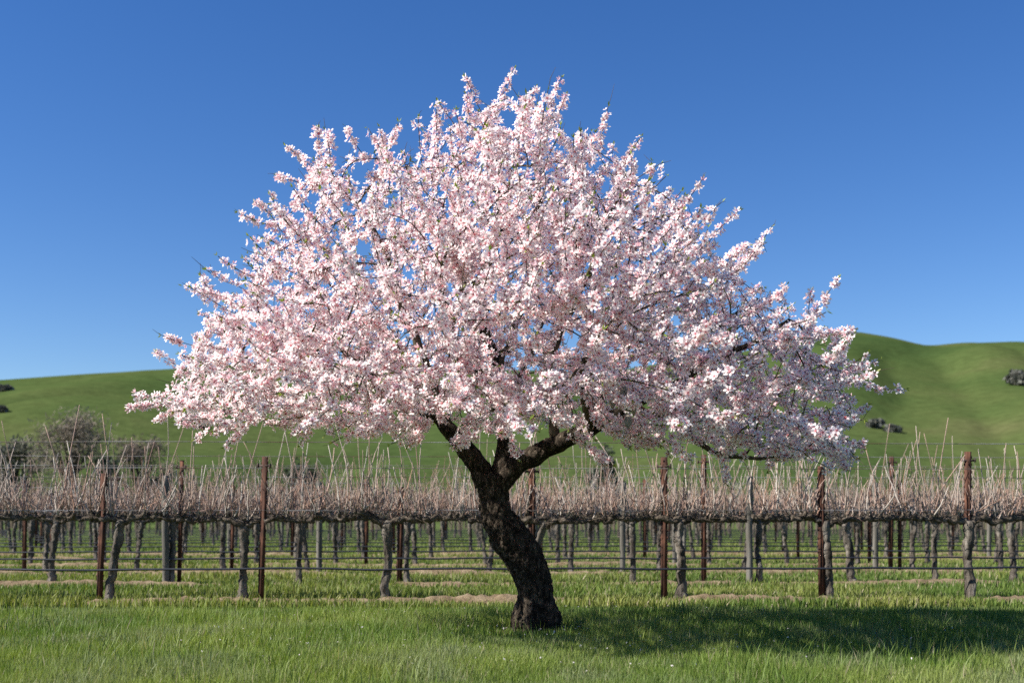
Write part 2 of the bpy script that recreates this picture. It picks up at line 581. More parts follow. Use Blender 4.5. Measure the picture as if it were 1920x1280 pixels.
def plates(p, seed):
    """distance to the nearest crack between cells, and each cell's own number"""
    i = np.floor(p).astype(np.int64)
    d1 = np.full(len(p), 9.0); d2 = np.full(len(p), 9.0); cid = np.zeros(len(p))
    for dx in (-1, 0, 1):
        for dy in (-1, 0, 1):
            for dz in (-1, 0, 1):
                c = i + [dx, dy, dz]
                f = np.stack([c[:, k] + _hash(c[:, 0], c[:, 1], c[:, 2], seed + k) for k in range(3)], 1)
                d = np.linalg.norm(p - f, axis=1)
                n1 = d < d1
                d2 = np.where(n1, d1, np.minimum(d2, d))
                cid = np.where(n1, _hash(c[:, 0], c[:, 1], c[:, 2], seed + 7), cid)
                d1 = np.minimum(d1, d)
    return d2 - d1, cid


pe, pc = plates(q1 * [26, 26, 24] + 0.35 * (fbm(co * 22, 46, 2)[:, None] - .5), 47)
disp = 0.011 * np.clip(pe / .32, 0, 1) ** .7 + 0.010 * (pc - .5) - .01 + 0.018 * lump - 0.014 * f1 ** 3 - 0.006 * f2 ** 2 + 0.010 * f3
co += no * disp[:, None]
tm.vertices.foreach_set('co', (co - BASE).astype(np.float32).ravel())
tm.materials.clear()
tm.materials.append(M['bark'])
tm.polygons.foreach_set('use_smooth', np.ones(len(tm.polygons), dtype=bool))
tm.update()
o = obj('trunk', tm, tree)
o['label'] = 'dark furrowed leaning trunk forking into three limbs'

# skeleton nodes: limbs first, then growth towards points spread through the crown
STEP = 0.085
pos, par, lrad = [], [], []
limb_ids = {}


def add_chain(name, spec):
    a, b = resample([P(*q[:3]) for q in spec], [q[3] for q in spec], STEP)
    a[2:-1] += (rng.random((len(a) - 3, 3)) - .5) * 0.035
    start = -1
    if pos:
        d = np.linalg.norm(np.array(pos) - a[0], axis=1)
        start = int(np.argmin(d)) if d.min() < .3 else -1
    ids = []
    for i in range(len(a)):
        pos.append(a[i]); par.append(start if i == 0 else ids[-1]); lrad.append(b[i] * (.92 if b[i] > .07 else .82))
        ids.append(len(pos) - 1)
    limb_ids[name] = ids


for nm, sp in limb_specs.items():
    add_chain(nm, sp)

POLY = np.array([(262, 765), (300, 705), (335, 640), (372, 575), (430, 510), (480, 440), (545, 375), (560, 300), (620, 285), (690, 285), (745, 275), (800, 262), (842, 232),
                 (885, 195), (930, 172), (975, 160), (1035, 185), (1065, 225), (1110, 250), (1180, 285), (1235, 325), (1300, 365), (1345, 425), (1395, 470), (1440, 535),
                 (1500, 570), (1560, 605), (1605, 650), (1640, 715), (1625, 775), (1605, 835), (1565, 872), (1500, 862), (1430, 842), (1345, 832), (1265, 836), (1200, 828), (1140, 815),
                 (1080, 806), (1020, 795), (960, 806), (900, 812), (845, 792), (790, 820), (720, 818), (650, 800), (570, 808), (500, 800), (440, 815), (385, 782), (330, 778)], float)

POLY[:30] = [960, 600] + (POLY[:30] - [960, 600]) * .958      # the loose sprays stand out beyond this core


def inside(p):
    x, y = p[:, 0], p[:, 1]
    r = np.zeros(len(p), bool)
    for (x0, y0), (x1, y1) in zip(POLY, np.roll(POLY, -1, 0)):
        c = ((y0 > y) != (y1 > y)) & (x < (x1 - x0) * (y - y0) / (y1 - y0 + 1e-9) + x0)
        r ^= c
    return r


def edge_dist(p, last=None):
    best = np.full(len(p), 1e9)
    for a, b in list(zip(POLY, np.roll(POLY, -1, 0)))[:last]:
        ab = b - a
        t = np.clip(((p - a) @ ab) / (ab @ ab), 0, 1)
        best = np.minimum(best, np.linalg.norm(p - (a + t[:, None] * ab), axis=1))
    return best


def half_depth(p):
    """how far the crown reaches towards and away from the viewer: rounded at the top and sides, full at the skirt"""
    skirt = np.clip((p[:, 1] - 560) / 200.0, 0, 1)
    up = edge_dist(p, 30)
    d = edge_dist(p)
    full = np.sqrt(np.clip(1 - (1 - np.clip(up / 260.0, 0, 1)) ** 2, 0, 1)) * np.clip(d / 45.0 + .35, 0, 1)
    rnd_ = np.sqrt(np.clip(1 - (1 - np.clip(d / 250.0, 0, 1)) ** 2, 0, 1))
    return 2.1 * (rnd_ * (1 - skirt) + full * skirt) + 0.08


NA = 7400
c2 = rng.random((60000, 2)) * [1480, 760] + [220, 130]
c2 = c2[inside(c2)]
hd = half_depth(c2)
keep = rng.random(len(c2)) < hd / hd.max()          # even in volume
c2, hd = c2[keep], hd[keep]
u = rng.random(len(c2)) * 2 - 1
shell = rng.random(len(c2)) < 0.55
u = np.where(shell, np.where(rng.random(len(c2)) < .6, -1, 1) * (1 - 0.4 * np.abs(u)), u)
Dp = 9.15 + np.where(u > 0, .66, 1.0) * u * hd
att = np.stack([(c2[:, 0] - 960) / FPX * Dp, Dp, 1 + (HZ - c2[:, 1]) / FPX * Dp], 1)
gap = fbm(att * 1.5, 50, 2)
fk = np.linalg.norm((c2 - [1070, 795]) / [150, 45], axis=1)
keep = (gap > 0.39) & ((fk > 1) | (rng.random(len(c2)) < .6)) & (att[:, 2] > 1.3)
att = att[keep][:NA]
extra = []
for x0, x1, y0, y1, d0, d1, m in ((640, 1000, 690, 815, 7.4, 8.8, 420), (1100, 1625, 690, 865, 8.0, 9.8, 800), (1000, 1190, 670, 765, 7.5, 8.6, 130), (990, 1210, 750, 815, 8.2, 9.0, 110), (330, 700, 650, 805, 8.2, 10.0, 300)):
    e = rng.random((m, 3)) * [x1 - x0, y1 - y0, d1 - d0] + [x0, y0, d0]
    e = e[inside(e[:, :2])]
    extra.append(np.array([P(*q) for q in e]))
att = np.concatenate([att] + extra)
rng.shuffle(att)

pos = [np.array(p) for p in pos]
PA = np.array(pos)
near = np.full(len(att), 1e9)
nid = np.zeros(len(att), int)
alive = np.ones(len(att), bool)


def update(first):
    new = np.array(pos[first:])
    for s in range(0, len(new), 400):
        d = np.linalg.norm(att[:, None, :] - new[None, s:s + 400], axis=2)
        j = d.argmin(1)
        m = d[np.arange(len(att)), j]
        b = m < near
        near[b] = m[b]
        nid[b] = first + s + j[b]


update(0)
KILL = 0.135
alive &= near > KILL
for it in range(90):
    idx = np.where(alive & (near < 1.6))[0]
    if len(idx) == 0:
        break
    acc = {}
    src = nid[idx]
    vec = att[idx] - np.array(pos)[src]
    vec /= np.linalg.norm(vec, axis=1)[:, None] + 1e-9
    uniq, inv = np.unique(src, return_inverse=True)
    sumv = np.zeros((len(uniq), 3))
    np.add.at(sumv, inv, vec)
    first = len(pos)
    PP = np.array(pos)
    for n_, v in zip(uniq, sumv):
        pd = PP[n_] - PP[par[n_]] if par[n_] >= 0 else np.array([0, 0, STEP])
        pd = pd / (np.linalg.norm(pd) + 1e-9)
        v = v / (np.linalg.norm(v) + 1e-9) + 0.45 * pd + (rng.random(3) - .5) * 0.45 + [0, 0, .06]
        v = v / (np.linalg.norm(v) + 1e-9)
        pos.append(PP[n_] + v * STEP); par.append(int(n_)); lrad.append(0.0)
    update(first)
    alive &= near > KILL
    if len(pos) > 12500:
        break
n_grow = len(pos)

# straight flowering shoots: those that make the outline, then many more around the shell
CEN = np.array([0.0, 9.4, 2.3])
outline = [((300, 755), (238, 765)), ((330, 690), (293, 660)), ((395, 560), (345, 535)), ((370, 640), (305, 628)), ((480, 490), (410, 480)), ((520, 445), (448, 400)),
           ((545, 395), (478, 380)), ((590, 345), (520, 330)), ((600, 320), (538, 275)), ((618, 310), (597, 242)), ((645, 300), (619, 255)), ((680, 300), (650, 240)), ((692, 290), (690, 240)),
           ((705, 300), (712, 240)), ((735, 295), (745, 232)), ((800, 285), (822, 232)), ((880, 270), (820, 190)), ((915, 225), (873, 145)), ((950, 190), (962, 130)), ((1000, 215), (1003, 165)), ((1010, 195), (1052, 148)),
           ((1050, 230), (1060, 178)), ((1110, 280), (1139, 200)), ((1150, 300), (1200, 258)), ((1190, 335), (1238, 308)), ((1270, 385), (1318, 335)), ((1330, 440), (1385, 395)), ((1375, 520), (1446, 428)),
           ((1420, 560), (1475, 535)), ((1510, 585), (1520, 545)), ((1520, 600), (1572, 522)), ((1560, 640), (1600, 618)), ((1590, 690), (1650, 675)), ((1600, 750), (1697, 728)), ((1585, 800), (1625, 760)),
           ((1580, 830), (1615, 840)), ((1540, 850), (1590, 878)), ((450, 780), (425, 838)), ((560, 780), (562, 832)), ((350, 760), (288, 792)), ((770, 790), (772, 825)), ((1215, 800), (1255, 852)), ((1070, 780), (1072, 815)),
           ((1140, 780), (1180, 835)), ((1335, 850), (1362, 905)), ((915, 790), (918, 812)), ((690, 780), (660, 808)), ((1310, 740), (1260, 745)), ((1450, 860), (1440, 880))]
shoots = []
PP = np.array(pos)


def add_shoot(base, tip, nid_=None, dens=1.0):
    b = PP[:n_grow]
    j = int(np.argmin(np.linalg.norm(b - base, axis=1))) if nid_ is None else nid_
    p0 = b[j]
    L = np.linalg.norm(tip - p0)
    m = max(3, int(L / 0.06))
    bow = (rng.random(3) - .5) * 0.12 * L + np.array([0, 0, -0.04 * L])
    t = np.linspace(0, 1, m + 1)[1:]
    prev = j
    for s in t:
        pos.append(p0 + (tip - p0) * s + bow * 4 * s * (1 - s) + (rng.random(3) - .5) * 0.012)
        par.append(prev); lrad.append(0.0)
        prev = len(pos) - 1
    shoots.append((prev, m, dens))


for (bx, by), (tx, ty) in outline:
    D = 9.3 + (rng.random() - .5) * 0.9
    add_shoot(P(bx, by, D), P(tx, ty, D - 0.1 + (rng.random() - .5) * .2))
n_outline = len(pos)
hasch = np.zeros(len(pos), bool)
for p_ in par:
    if p_ >= 0:
        hasch[p_] = True
tips = [i for i in range(n_grow) if not hasch[i]]
rng.shuffle(tips)
cnt = 0
for i in tips:
    p = PP[i]
    px = np.array([[960 + FPX * p[0] / p[1], HZ - FPX * (p[2] - 1) / p[1]]])
    od = p - CEN
    od /= np.linalg.norm(od) + 1e-9
    d = od * 0.9 + np.array([0, 0, 0.45]) + (rng.random(3) - .5) * 0.8
    if p[2] < 2.0:
        d[2] -= 0.35
    d /= np.linalg.norm(d)
    L = 0.16 + 0.34 * rng.random() ** 1.5
    tip = p + d * L
    q = np.array([[960 + FPX * tip[0] / tip[1], HZ - FPX * (tip[2] - 1) / tip[1]]])
    if not inside(q)[0] and edge_dist(q)[0] > (58 if rng.random() < .5 else 16):
        tip = p + d * L * .35
        q = np.array([[960 + FPX * tip[0] / tip[1], HZ - FPX * (tip[2] - 1) / tip[1]]])
        if not inside(q)[0] and edge_dist(q)[0] > 20:
            continue
    add_shoot(p, tip, i)
    cnt += 1
    if cnt > 620:
        break

n_all = len(pos)
outl = np.zeros(n_all, bool)
outl[n_grow:n_outline] = True
pos = np.array(pos)
par = np.array(par)
lrad = np.array(lrad)
N = len(pos)
# radii by the pipe rule
acc = np.zeros(N)
rad = np.zeros(N)
order = range(N - 1, -1, -1)                   # children always come after their parents
TIPR = 0.0032
for i in order:
    r = max(TIPR, acc[i] ** (1 / 2.4)) if acc[i] > 0 else TIPR
    rad[i] = max(min(r, 0.030) if lrad[i] == 0 else 0, lrad[i])
    if par[i] >= 0 and lrad[i] == 0:
        acc[par[i]] += r ** 2.4
kids = [[] for _ in range(N)]
for i in range(N):
    if par[i] >= 0:
        kids[par[i]].append(i)

# chains
for nm, ids in limb_ids.items():
    a, b = pos[ids], rad[ids]
    p2, r2 = resample(a, b, 0.035)
    V, Q, T = tube(p2, r2, 14, 0.28, 14, 60 + len(nm))
    o = obj('limb', mk('limb', V - BASE, Q, T, mat=M['bark'] if b.max() > .06 else M['branch'], smooth=True), tree)
limb_set = set(i for ids in limb_ids.values() for i in ids)
twig = MB()
n_branch = 0
stack = []
for i in sorted(limb_set):
    for c in kids[i]:
        if c not in limb_set:
            stack.append((i, c))
while stack:
    p_, c = stack.pop()
    ch = [p_, c]
    while True:
        ks = kids[ch[-1]]
        if not ks:
            break
        best = max(ks, key=lambda k: rad[k])
        for k in ks:
            if k != best:
                stack.append((ch[-1], k))
        ch.append(best)
    a = pos[ch].copy()
    b = rad[ch].copy()
    b[0] = min(b[0], b[1] * 1.15)
    if len(a) > 4:
        a[1:-1] = 0.25 * a[:-2] + 0.5 * a[1:-1] + 0.25 * a[2:]
    if b.max() > 0.0072 and n_branch < 280:
        p2, r2 = resample(a, b, 0.05)
        V, Q, T = tube(p2, r2, 8, 0.2, 20, n_branch)
        obj('branch', mk('branch', V - BASE, Q, T, mat=M['branch'], smooth=True), tree)
        n_branch += 1
    else:
        V, Q, T = tube(a, b, 4, cap=False)
        twig.add(V, Q)
# bare wispy tips beyond the rim
for i in [sh[0] for sh in shoots]:
    if rng.random() < .18:
        d = pos[i] - pos[par[i]]
        d = d / (np.linalg.norm(d) + 1e-9) + rng.normal(size=3) * .25
        L = .04 + .10 * rng.random()
        V, Q, T = tube([pos[i], pos[i] + d * L * .5, pos[i] + d * L + rng.normal(size=3) * .015], [.0026, .0022, .0012], 3, cap=False)
        twig.add(V, Q)
# bare thorny spurs
sel = rng.choice(np.where((rad < .02) & ~outl)[0], 3800)
for i in sel:
    d = rng.normal(size=3); d[2] = abs(d[2]) * .6 if rng.random() < .7 else d[2]; d /= np.linalg.norm(d)
    L = .05 + .10 * rng.random()
    V, Q, T = tube([pos[i], pos[i] + d * L * .55, pos[i] + d * L + (rng.random(3) - .5) * .03], [.0026, .0022, .0014], 3, cap=False)
    twig.add(V, Q)
o = obj('twigs', twig.mesh('twigs', M['branch'], off=BASE), tree)
o['kind'] = 'stuff'


# blossoms --------------------------------------------------------------
def flower_template(cup, seed, n_pet=5):
    r_ = np.random.default_rng(seed)
    V, T, Q, K = [], [], [], []
    for k in range(n_pet):
        a = 2 * math.pi * k / n_pet + r_.normal() * .08
        s = 1 + r_.normal() * .06
        tw = r_.normal() * .12
        for (r, w, z) in ((.10, 0, 0), (.60, .31, .22), (.60, -.31, .22), (1.0, .17, .62), (1.0, -.17, .62)):
            rr, ww = r * s, w * s
            zz = z * cup + tw * w - 0.05 * r
            V.append((math.cos(a) * rr - math.sin(a) * ww, math.sin(a) * rr + math.cos(a) * ww, zz))
            K.append(0 if r < .2 else 1 if r < .9 else 2)
        b = 5 * k
        T.append((b, b + 2, b + 1))
        Q.append((b + 1, b + 2, b + 4, b + 3))
    b = len(V)
    V.append((0, 0, .26)); K.append(3)
    for k in range(5):
        a = 2 * math.pi * (k + .5) / 5
        V.append((math.cos(a) * .23, math.sin(a) * .23, .10)); K.append(4)
    for k in range(5):
        T.append((b, b + 1 + k, b + 1 + (k + 1) % 5))
    return np.array(V), np.array(Q), np.array(T), np.array(K)


def rot_frames(n, spin):
    n = n / (np.linalg.norm(n, axis=1)[:, None] + 1e-9)
    h = np.where(np.abs(n[:, 2:3]) < .9, [[0, 0, 1.0]], [[1.0, 0, 0]])
    a = np.cross(h, n); a /= np.linalg.norm(a, axis=1)[:, None]
    b = np.cross(n, a)
    c, s = np.cos(spin)[:, None], np.sin(spin)[:, None]
    return a * c + b * s, b * c - a * s, n


KC = np.array([(.86, .53, .56), (.955, .88, .865), (.97, .935, .915), (.62, .26, .18), (.55, .10, .18)])
thin = np.where((rad < 0.0125) & (par >= 0))[0]
seg = pos[thin] - pos[par[thin]]
sl = np.linalg.norm(seg, axis=1)
shoot_flag = thin >= n_grow
dens_noise = fbm(pos[thin] * 2.4, 71, 2)
mean = sl * np.where(shoot_flag, 108, 80) * np.clip(0.25 + 2.1 * (dens_noise - .28), np.where(shoot_flag, .5, .12), 1.7)
mean = np.where(outl[thin], sl * 112 * np.clip(.55 + 1.5 * (fbm(pos[thin] * 9, 73, 2) - .3), .4, 1.3), mean)
nf = rng.poisson(mean)
fi = np.repeat(np.arange(len(thin)), nf)
NF = len(fi)
tt = rng.random(NF)
fp = pos[par[thin[fi]]] + seg[fi] * tt[:, None]
tdir = seg[fi] / (sl[fi][:, None] + 1e-9)
rnd = rng.normal(size=(NF, 3))
perp = rnd - tdir * (rnd * tdir).sum(1)[:, None]
perp /= np.linalg.norm(perp, axis=1)[:, None] + 1e-9
outw = fp - CEN
outw /= np.linalg.norm(outw, axis=1)[:, None]
nrm = perp * 0.9 + outw * 0.35 + np.array(sd) * .4 + np.array([0, -.15, .1]) + rng.normal(size=(NF, 3)) * .3
size = 0.0225 + 0.0145 * rng.random(NF)
fp = fp + perp * (0.012 + np.where(outl[thin[fi]], .020, .032) * rng.random(NF) ** 1.4)[:, None]
A, B, Cn = rot_frames(nrm, rng.random(NF) * 6.28)
tint = 1 + rng.normal(size=(NF, 1)) * .03
pink = np.clip(rng.normal(size=(NF, 1)) * .35 + .35, 0, 1.3)
ftint = np.clip(tint * (1 - pink * np.array([[0.0, .045, .04]])), 0, 1)
var = np.where(rng.random(NF) < .13, 5, rng.integers(0, 5, NF))
bud = var == 5                                # half-open buds: smaller and pinker
size = np.where(bud, size * .6, size)
ftint = np.where(bud[:, None], ftint * [.97, .72, .77], ftint)
print('nodes', N, 'branches', n_branch, 'flowers', NF)
TEMPL = [flower_template(c, i) for i, c in enumerate((.28, .5, .8, .35, .6, 1.9))]
# the 300 that show largest: nearest to the viewer on the lit shell
spx = np.stack([960 + FPX * fp[:, 0] / fp[:, 1], HZ - FPX * (fp[:, 2] - 1) / fp[:, 1]], 1)
order = np.argsort(-(size / fp[:, 1]) * (0.6 + 0.4 * np.clip(-Cn[:, 1], 0, 1)))
big, cells = [], {}
for i in order:
    c = (int(spx[i, 0] // 60), int(spx[i, 1] // 60))
    if cells.get(c, 0) < 3 and fp[i, 1] < 8.8:
        cells[c] = cells.get(c, 0) + 1
        big.append(i)
        if len(big) == 300:
            break
single = np.zeros(NF, bool)
single[big] = True
blos = MB()
for v, (tv, tq, tt_, tk) in enumerate(TEMPL):
    s = np.where((var == v) & ~single)[0]
    if not len(s):
        continue
    loc = tv[None] * size[s][:, None, None]
    W = fp[s][:, None] + loc[:, :, 0:1] * A[s][:, None] + loc[:, :, 1:2] * B[s][:, None] + loc[:, :, 2:3] * Cn[s][:, None]
    c = KC[tk][None] * ftint[s][:, None]
    off = (np.arange(len(s)) * len(tv))[:, None, None]
    blos.add(W.reshape(-1, 3), (tq[None] + off).reshape(-1, 4), (tt_[None] + off).reshape(-1, 3), c.reshape(-1, 3))
o = obj('blossoms', blos.mesh('blossoms', M['petal'], off=BASE), tree)
o['kind'] = 'stuff'
singles = [mk('blossom', tv, tq, tt_, KC[tk] * np.array([1, .965, .975]), M['petal']) for tv, tq, tt_, tk in TEMPL]
for i in big:
    o = obj('blossom', singles[var[i]], tree)
    m = Matrix.Identity(4)
    for r in range(3):
        m[r][0], m[r][1], m[r][2] = A[i, r] * size[i], B[i, r] * size[i], Cn[i, r] * size[i]
        m[r][3] = fp[i, r] - BASE[r]
    o.matrix_basis = m

# young leaves and buds
lf = MB()
tipn = np.array([s[0] for s in shoots] + list(rng.choice(thin, 1500)))
LP, LN, LS, LCc = [], [], [], []
for i in tipn:
    d = pos[i] - pos[par[i]]
    d /= np.linalg.norm(d) + 1e-9
    for k in range(rng.integers(2, 5)):
        v = d + rng.normal(size=3) * .55
        v /= np.linalg.norm(v)
        LP.append(pos[i] + d * .01); LN.append(v); LS.append(.022 + .026 * rng.random())
        g_ = rng.random()
        LCc.append((.16 + .14 * g_, .24 + .10 * g_, .035 + .02 * g_))
LP, LN, LS, LCc = map(np.array, (LP, LN, LS, LCc))
a, b, c = rot_frames(LN, rng.random(len(LN)) * 6.28)
tl = np.array([(0, 0, 0), (.16, .03, .45), (-.16, .03, .45), (0, -.06, 1.0)])
loc = tl[None] * LS[:, None, None]
W = LP[:, None] + loc[:, :, 0:1] * a[:, None] + loc[:, :, 1:2] * b[:, None] + loc[:, :, 2:3] * c[:, None]
off = (np.arange(len(LP)) * 4)[:, None, None]
lf.add(W.reshape(-1, 3), None, (np.array([(0, 1, 2), (1, 3, 2)])[None] + off).reshape(-1, 3), np.repeat(LCc, 4, 0))
o = obj('young_leaves', lf.mesh('young_leaves', M['leaf'], off=BASE), tree)
o['kind'] = 'stuff'


def husk_mesh(seed):
    """grey old almond hull, split along one side"""
    n, s = 9, 14
    t = np.linspace(0, 1, n)
    V = []
    for i in range(n):
        z = -t[i]
        r = .31 * math.sin(math.pi * min(1, t[i] ** .85 * .97 + .015)) ** .62
        for k in range(s):
            a = 2 * math.pi * k / s
            rr = r * (1.0 + .10 * math.cos(a * 2)) * (0.74 if k == 0 else 1)
            V.append((rr * math.cos(a), rr * .8 * math.sin(a), z))
    V = np.array(V)
    V *= (1 + .10 * (fbm(V * 6, seed, 2) - .5))[:, None]
    i = np.arange(n - 1)[:, None] * s
    j = np.arange(s)[None]
    k = (j + 1) % s
    return mk('almond_husk', V * .088, np.stack([i + j, i + k, i + s + k, i + s + j], -1).reshape(-1, 4), mat=M['husk'], smooth=True)


hm = [husk_mesh(80), husk_mesh(81)]
for k, (hx, hy, tilt) in enumerate([(1043, 708, .35), (1060, 722, -.15), (1149, 742, .2), (1172, 724, -.3), (1168, 748, 1.1), (1170, 757, -.9), (1178, 778, .1), (1188, 752, -.25)]):
    o = obj('almond_husk', hm[k % 2], tree)
    o.location = Vector(P(hx, hy, 7.62 + .05 * (k % 3)) - BASE)
    o.rotation_euler = (.2 * (k % 3 - 1), tilt, k * 1.1)
    o.scale = (1, 1, .85 + .1 * (k % 4))


# ------------------------------------------------------------------ the vineyard
CANE_C = np.array([(.37, .255, .205), (.40, .325, .275), (.35, .215, .155), (.375, .275, .22), (.27, .18, .145), (.43, .38, .33)])


def cane_path(r_, L, lean, yl):
    n = 6
    t = np.linspace(0, 1, n)
    b = r_.normal() * .06 * L
    zig = np.where(np.arange(n) % 2, 1, -1) * .008 * r_.random()
    return np.stack([math.sin(lean) * L * t + b * np.sin(t * 3.1) + zig, yl * t + r_.normal() * .03 * np.sin(t * 4), math.cos(lean) * L * t], 1)


cane_pool = []
for i in range(22):
    r_ = np.random.default_rng(300 + i)
    L = .32 + .80 * r_.random() ** 1.7
    path = cane_path(r_, L, r_.normal() * .16, r_.normal() * .08)
    V, Q, T = tube(path, np.linspace(.0088, .0042, 6), 4)
    cane_pool.append((mk('cane', V, Q, T, np.tile(CANE_C[(1, 5, 0, 3, 1, 5, 4)[i % 7]] * (.85 + .3 * r_.random()), (len(V), 1)), M['cane']), L))


def vine_parts(seed, tx=0.0, al=.86, ar=.86, r0=.06, foot=1.2, curve=0.0):
    """trunk, two cordon arms with knuckles, short spurs; the head sits tx to the side of the foot"""
    r_ = np.random.default_rng(seed)
    hz = .875 + .035 * r_.random()
    w = r_.normal() * .007
    r0 = r0 * .76
    tpts = [(0, 0, -.06), (0, 0, .02), (tx * .2 + w + curve, r_.normal() * .02, .25), (tx * .5 - w + curve * 1.2, r_.normal() * .02, .5), (tx * .85 + w * .5 + curve * .5, 0, .74), (tx, 0, hz), (tx + .01, 0, hz + .05)]
    p, rr = resample(tpts, [r0 * foot * 1.15, r0 * foot, r0 * .95, r0 * .9, r0, r0 * 1.12, r0 * .5], .03)
    p[2:-2] += r_.normal(size=(len(p) - 4, 3)) * [.006, .006, 0]
    trunk = tube(p, rr, 16, .30, 17, seed, shag=.55)
    arms = []
    spots = []
    for s, L in ((-1, al), (1, ar)):
        n = max(5, int(L / .12))
        t = np.linspace(0, 1, n)
        ax = tx + s * L * t
        az = hz + .005 + (.05 + .025 * r_.random()) * np.minimum(1, t * 4.5) ** .7 + r_.normal(size=n) * .011
        ay = r_.normal(size=n) * .015
        ay[0] = 0
        p, rr = resample(np.stack([ax, ay, az], 1), np.linspace(.036, .022, n) * (.8 + .5 * r_.random(n)), .03)
        p[1:-1] += r_.normal(size=(len(p) - 2, 3)) * [.004, .009, .010]
        arm = MB()
        arm.add(*tube(p, rr, 9, .75, 26, seed + 3 + s, shag=.35))
        for i in range(2, len(p), 2):            # knuckles with stubs
            if r_.random() < .85:
                d = np.array([r_.normal() * .5, r_.normal() * .5, 1.0]); d /= np.linalg.norm(d)
                h = .035 + .05 * r_.random()
                arm.add(*tube([p[i], p[i] + d * h * .6, p[i] + d * h], [.027, .026, .012], 6, .5, 30, seed + i))
                spots.append(p[i] + d * h * .7)
        for i in range(1, len(p), 2):             # fine dead twigs along the arm
            for _ in range(2):
                d = np.array([r_.normal(), r_.normal() * .6, r_.normal() * .5 + .25]); d /= np.linalg.norm(d)
                h = .08 + .14 * r_.random()
                arm.add(*tube([p[i], p[i] + d * h * .5 + [0, 0, .015], p[i] + d * h], [.005, .004, .003], 3, cap=False))
        arms.append(arm)
    return trunk, arms, spots, r_


def joined_canes(spots, r_, n, boost=1.0):
    m = MB()
    for i in range(n):
        s = spots[i % len(spots)]
        L = (.27 + .85 * r_.random() ** 1.9) * boost
        V, Q, T = tube(s + cane_path(r_, L, r_.normal() * .2, r_.normal() * .12), np.linspace(.0085, .004, 6), 3, cap=False)
        m.add(V, Q, None, CANE_C[r_.integers(0, 6)] * (.8 + .35 * r_.random()))
    for i in range(n * 2):                        # last year's fine side shoots
        s = spots[r_.integers(0, len(spots))] + [r_.normal() * .05, r_.normal() * .04, .03 + .12 * r_.random()]
        V, Q, T = tube(s + cane_path(r_, .14 + .24 * r_.random(), r_.normal() * .55, r_.normal() * .12), np.linspace(.005, .003, 6), 3, cap=False)
        m.add(V, Q, None, CANE_C[r_.integers(0, 5)] * .85)
    return m


def arm_objects(arms, parent, shared=None):
    for i, am in enumerate(arms):
        obj('cordon_arm', shared[i] if shared else am.mesh('cordon_arm', M['cordon'], True), parent)


def near_vine(k, px, tx, al, ar, r0, label, seed, foot=1.2, curve=0.0, n_canes=30, group=None):
    X = (px - 960) / FPX * ROWS[k]
    X = (px - 960) / FPX * row_y(k, X)
    trunk, arms, spots, r_ = vine_parts(seed, tx, al, ar, r0, foot, curve)
    t = thing('grapevine', label, 'grapevine', (X, row_y(k, X), 0), math.atan(SL), group or 'pruned vines of the %s row' % ORDS[k])
    obj('trunk', mk('trunk', *trunk[:3], mat=M['vine'], smooth=True), t)
    arm_objects(arms, t)
    for i in range(n_canes):
        me, L = cane_pool[r_.integers(0, len(cane_pool))]
        c = obj('cane', me, t)
        c.location = Vector(spots[i % len(spots)])
        c.rotation_euler = (r_.normal() * .07, r_.normal() * .20, r_.random() * 6.28)
        c.scale = (1, 1, .75 + .45 * r_.random())
    m = joined_canes(spots, r_, 22, .55)
    o = obj('fine_shoots', m.mesh('fine_shoots', M['cane']), t)
    o['kind'] = 'stuff'
    return t


row1 = [(-60, .0, .8, .85, .062, 'bare grapevine whose arm enters past the leaning vine by the thin rusty post', 1.2, 0),
        (203, .14, .75, .70, .060, 'grey grapevine with slanting trunk beside a thin rusty post in the first row', 1.15, .0),
        (452, .03, .75, .80, .062, 'dark grapevine close to the rusty post with the wide top bracket, first row', 1.25, .02),
        (722, .03, .82, .80, .066, 'grapevine standing alone without a post in the first row, flared foot', 1.35, .01),
        (1010, .05, .85, .80, .055, 'grapevine partly hidden behind the almond trunk with one arched arm', 1.1, -.07),
        (1281, -.06, .85, .80, .070, 'pale thick grapevine with bulging foot just past a bright rusty post', 1.4, 0),
        (1556, -.05, .82, .80, .062, 'dark shaggy grapevine right beside a slim rusty post in the first row', 1.15, .0),
        (1820, -.02, .80, .90, .075, 'stout grey grapevine standing in front of a rusty post, first row', 1.1, .0)]
for i, (px, tx, al, ar, r0, lab, foot, cv) in enumerate(row1):
    near_vine(0, px, tx, al, ar, r0, lab, 500 + i, foot, cv, 28)
row2 = [(-110, 0, .058, 'second row grapevine whose arm reaches in beside the vine with the dark knotty head'), (95, .08, .062, 'second row grapevine with dark knotty head, behind the gap before the slanting vine'),
        (322, .02, .055, 'second row grapevine squeezed between a grey wooden post and a rusty stake'), (560, .02, .055, 'thin second row grapevine past the wide bracket stake'),
        (762, .02, .052, 'slender second row grapevine right next to the short rusty stake'), (975, 0, .055, 'second row grapevine mostly hidden behind the leaning almond trunk'),
        (1186, 0, .058, 'second row grapevine seen between the almond trunk and the bright rusty stake'), (1420, .03, .055, 'thin second row grapevine beside the lone grey wooden post'),
        (1597, -.08, .075, 'pale second row grapevine with thick slanting trunk near the dark shaggy vine'), (1752, .0, .05, 'thin second row grapevine between the pale slanting vine and the stout grey vine'),
        (1899, -.04, .062, 'second row grapevine just past the stout grey vine of the first row')]
for i, (px, tx, r0, lab) in enumerate(row2):
    near_vine(1, px, tx, .85, .85, r0, lab, 540 + i, 1.2, 0, 30)

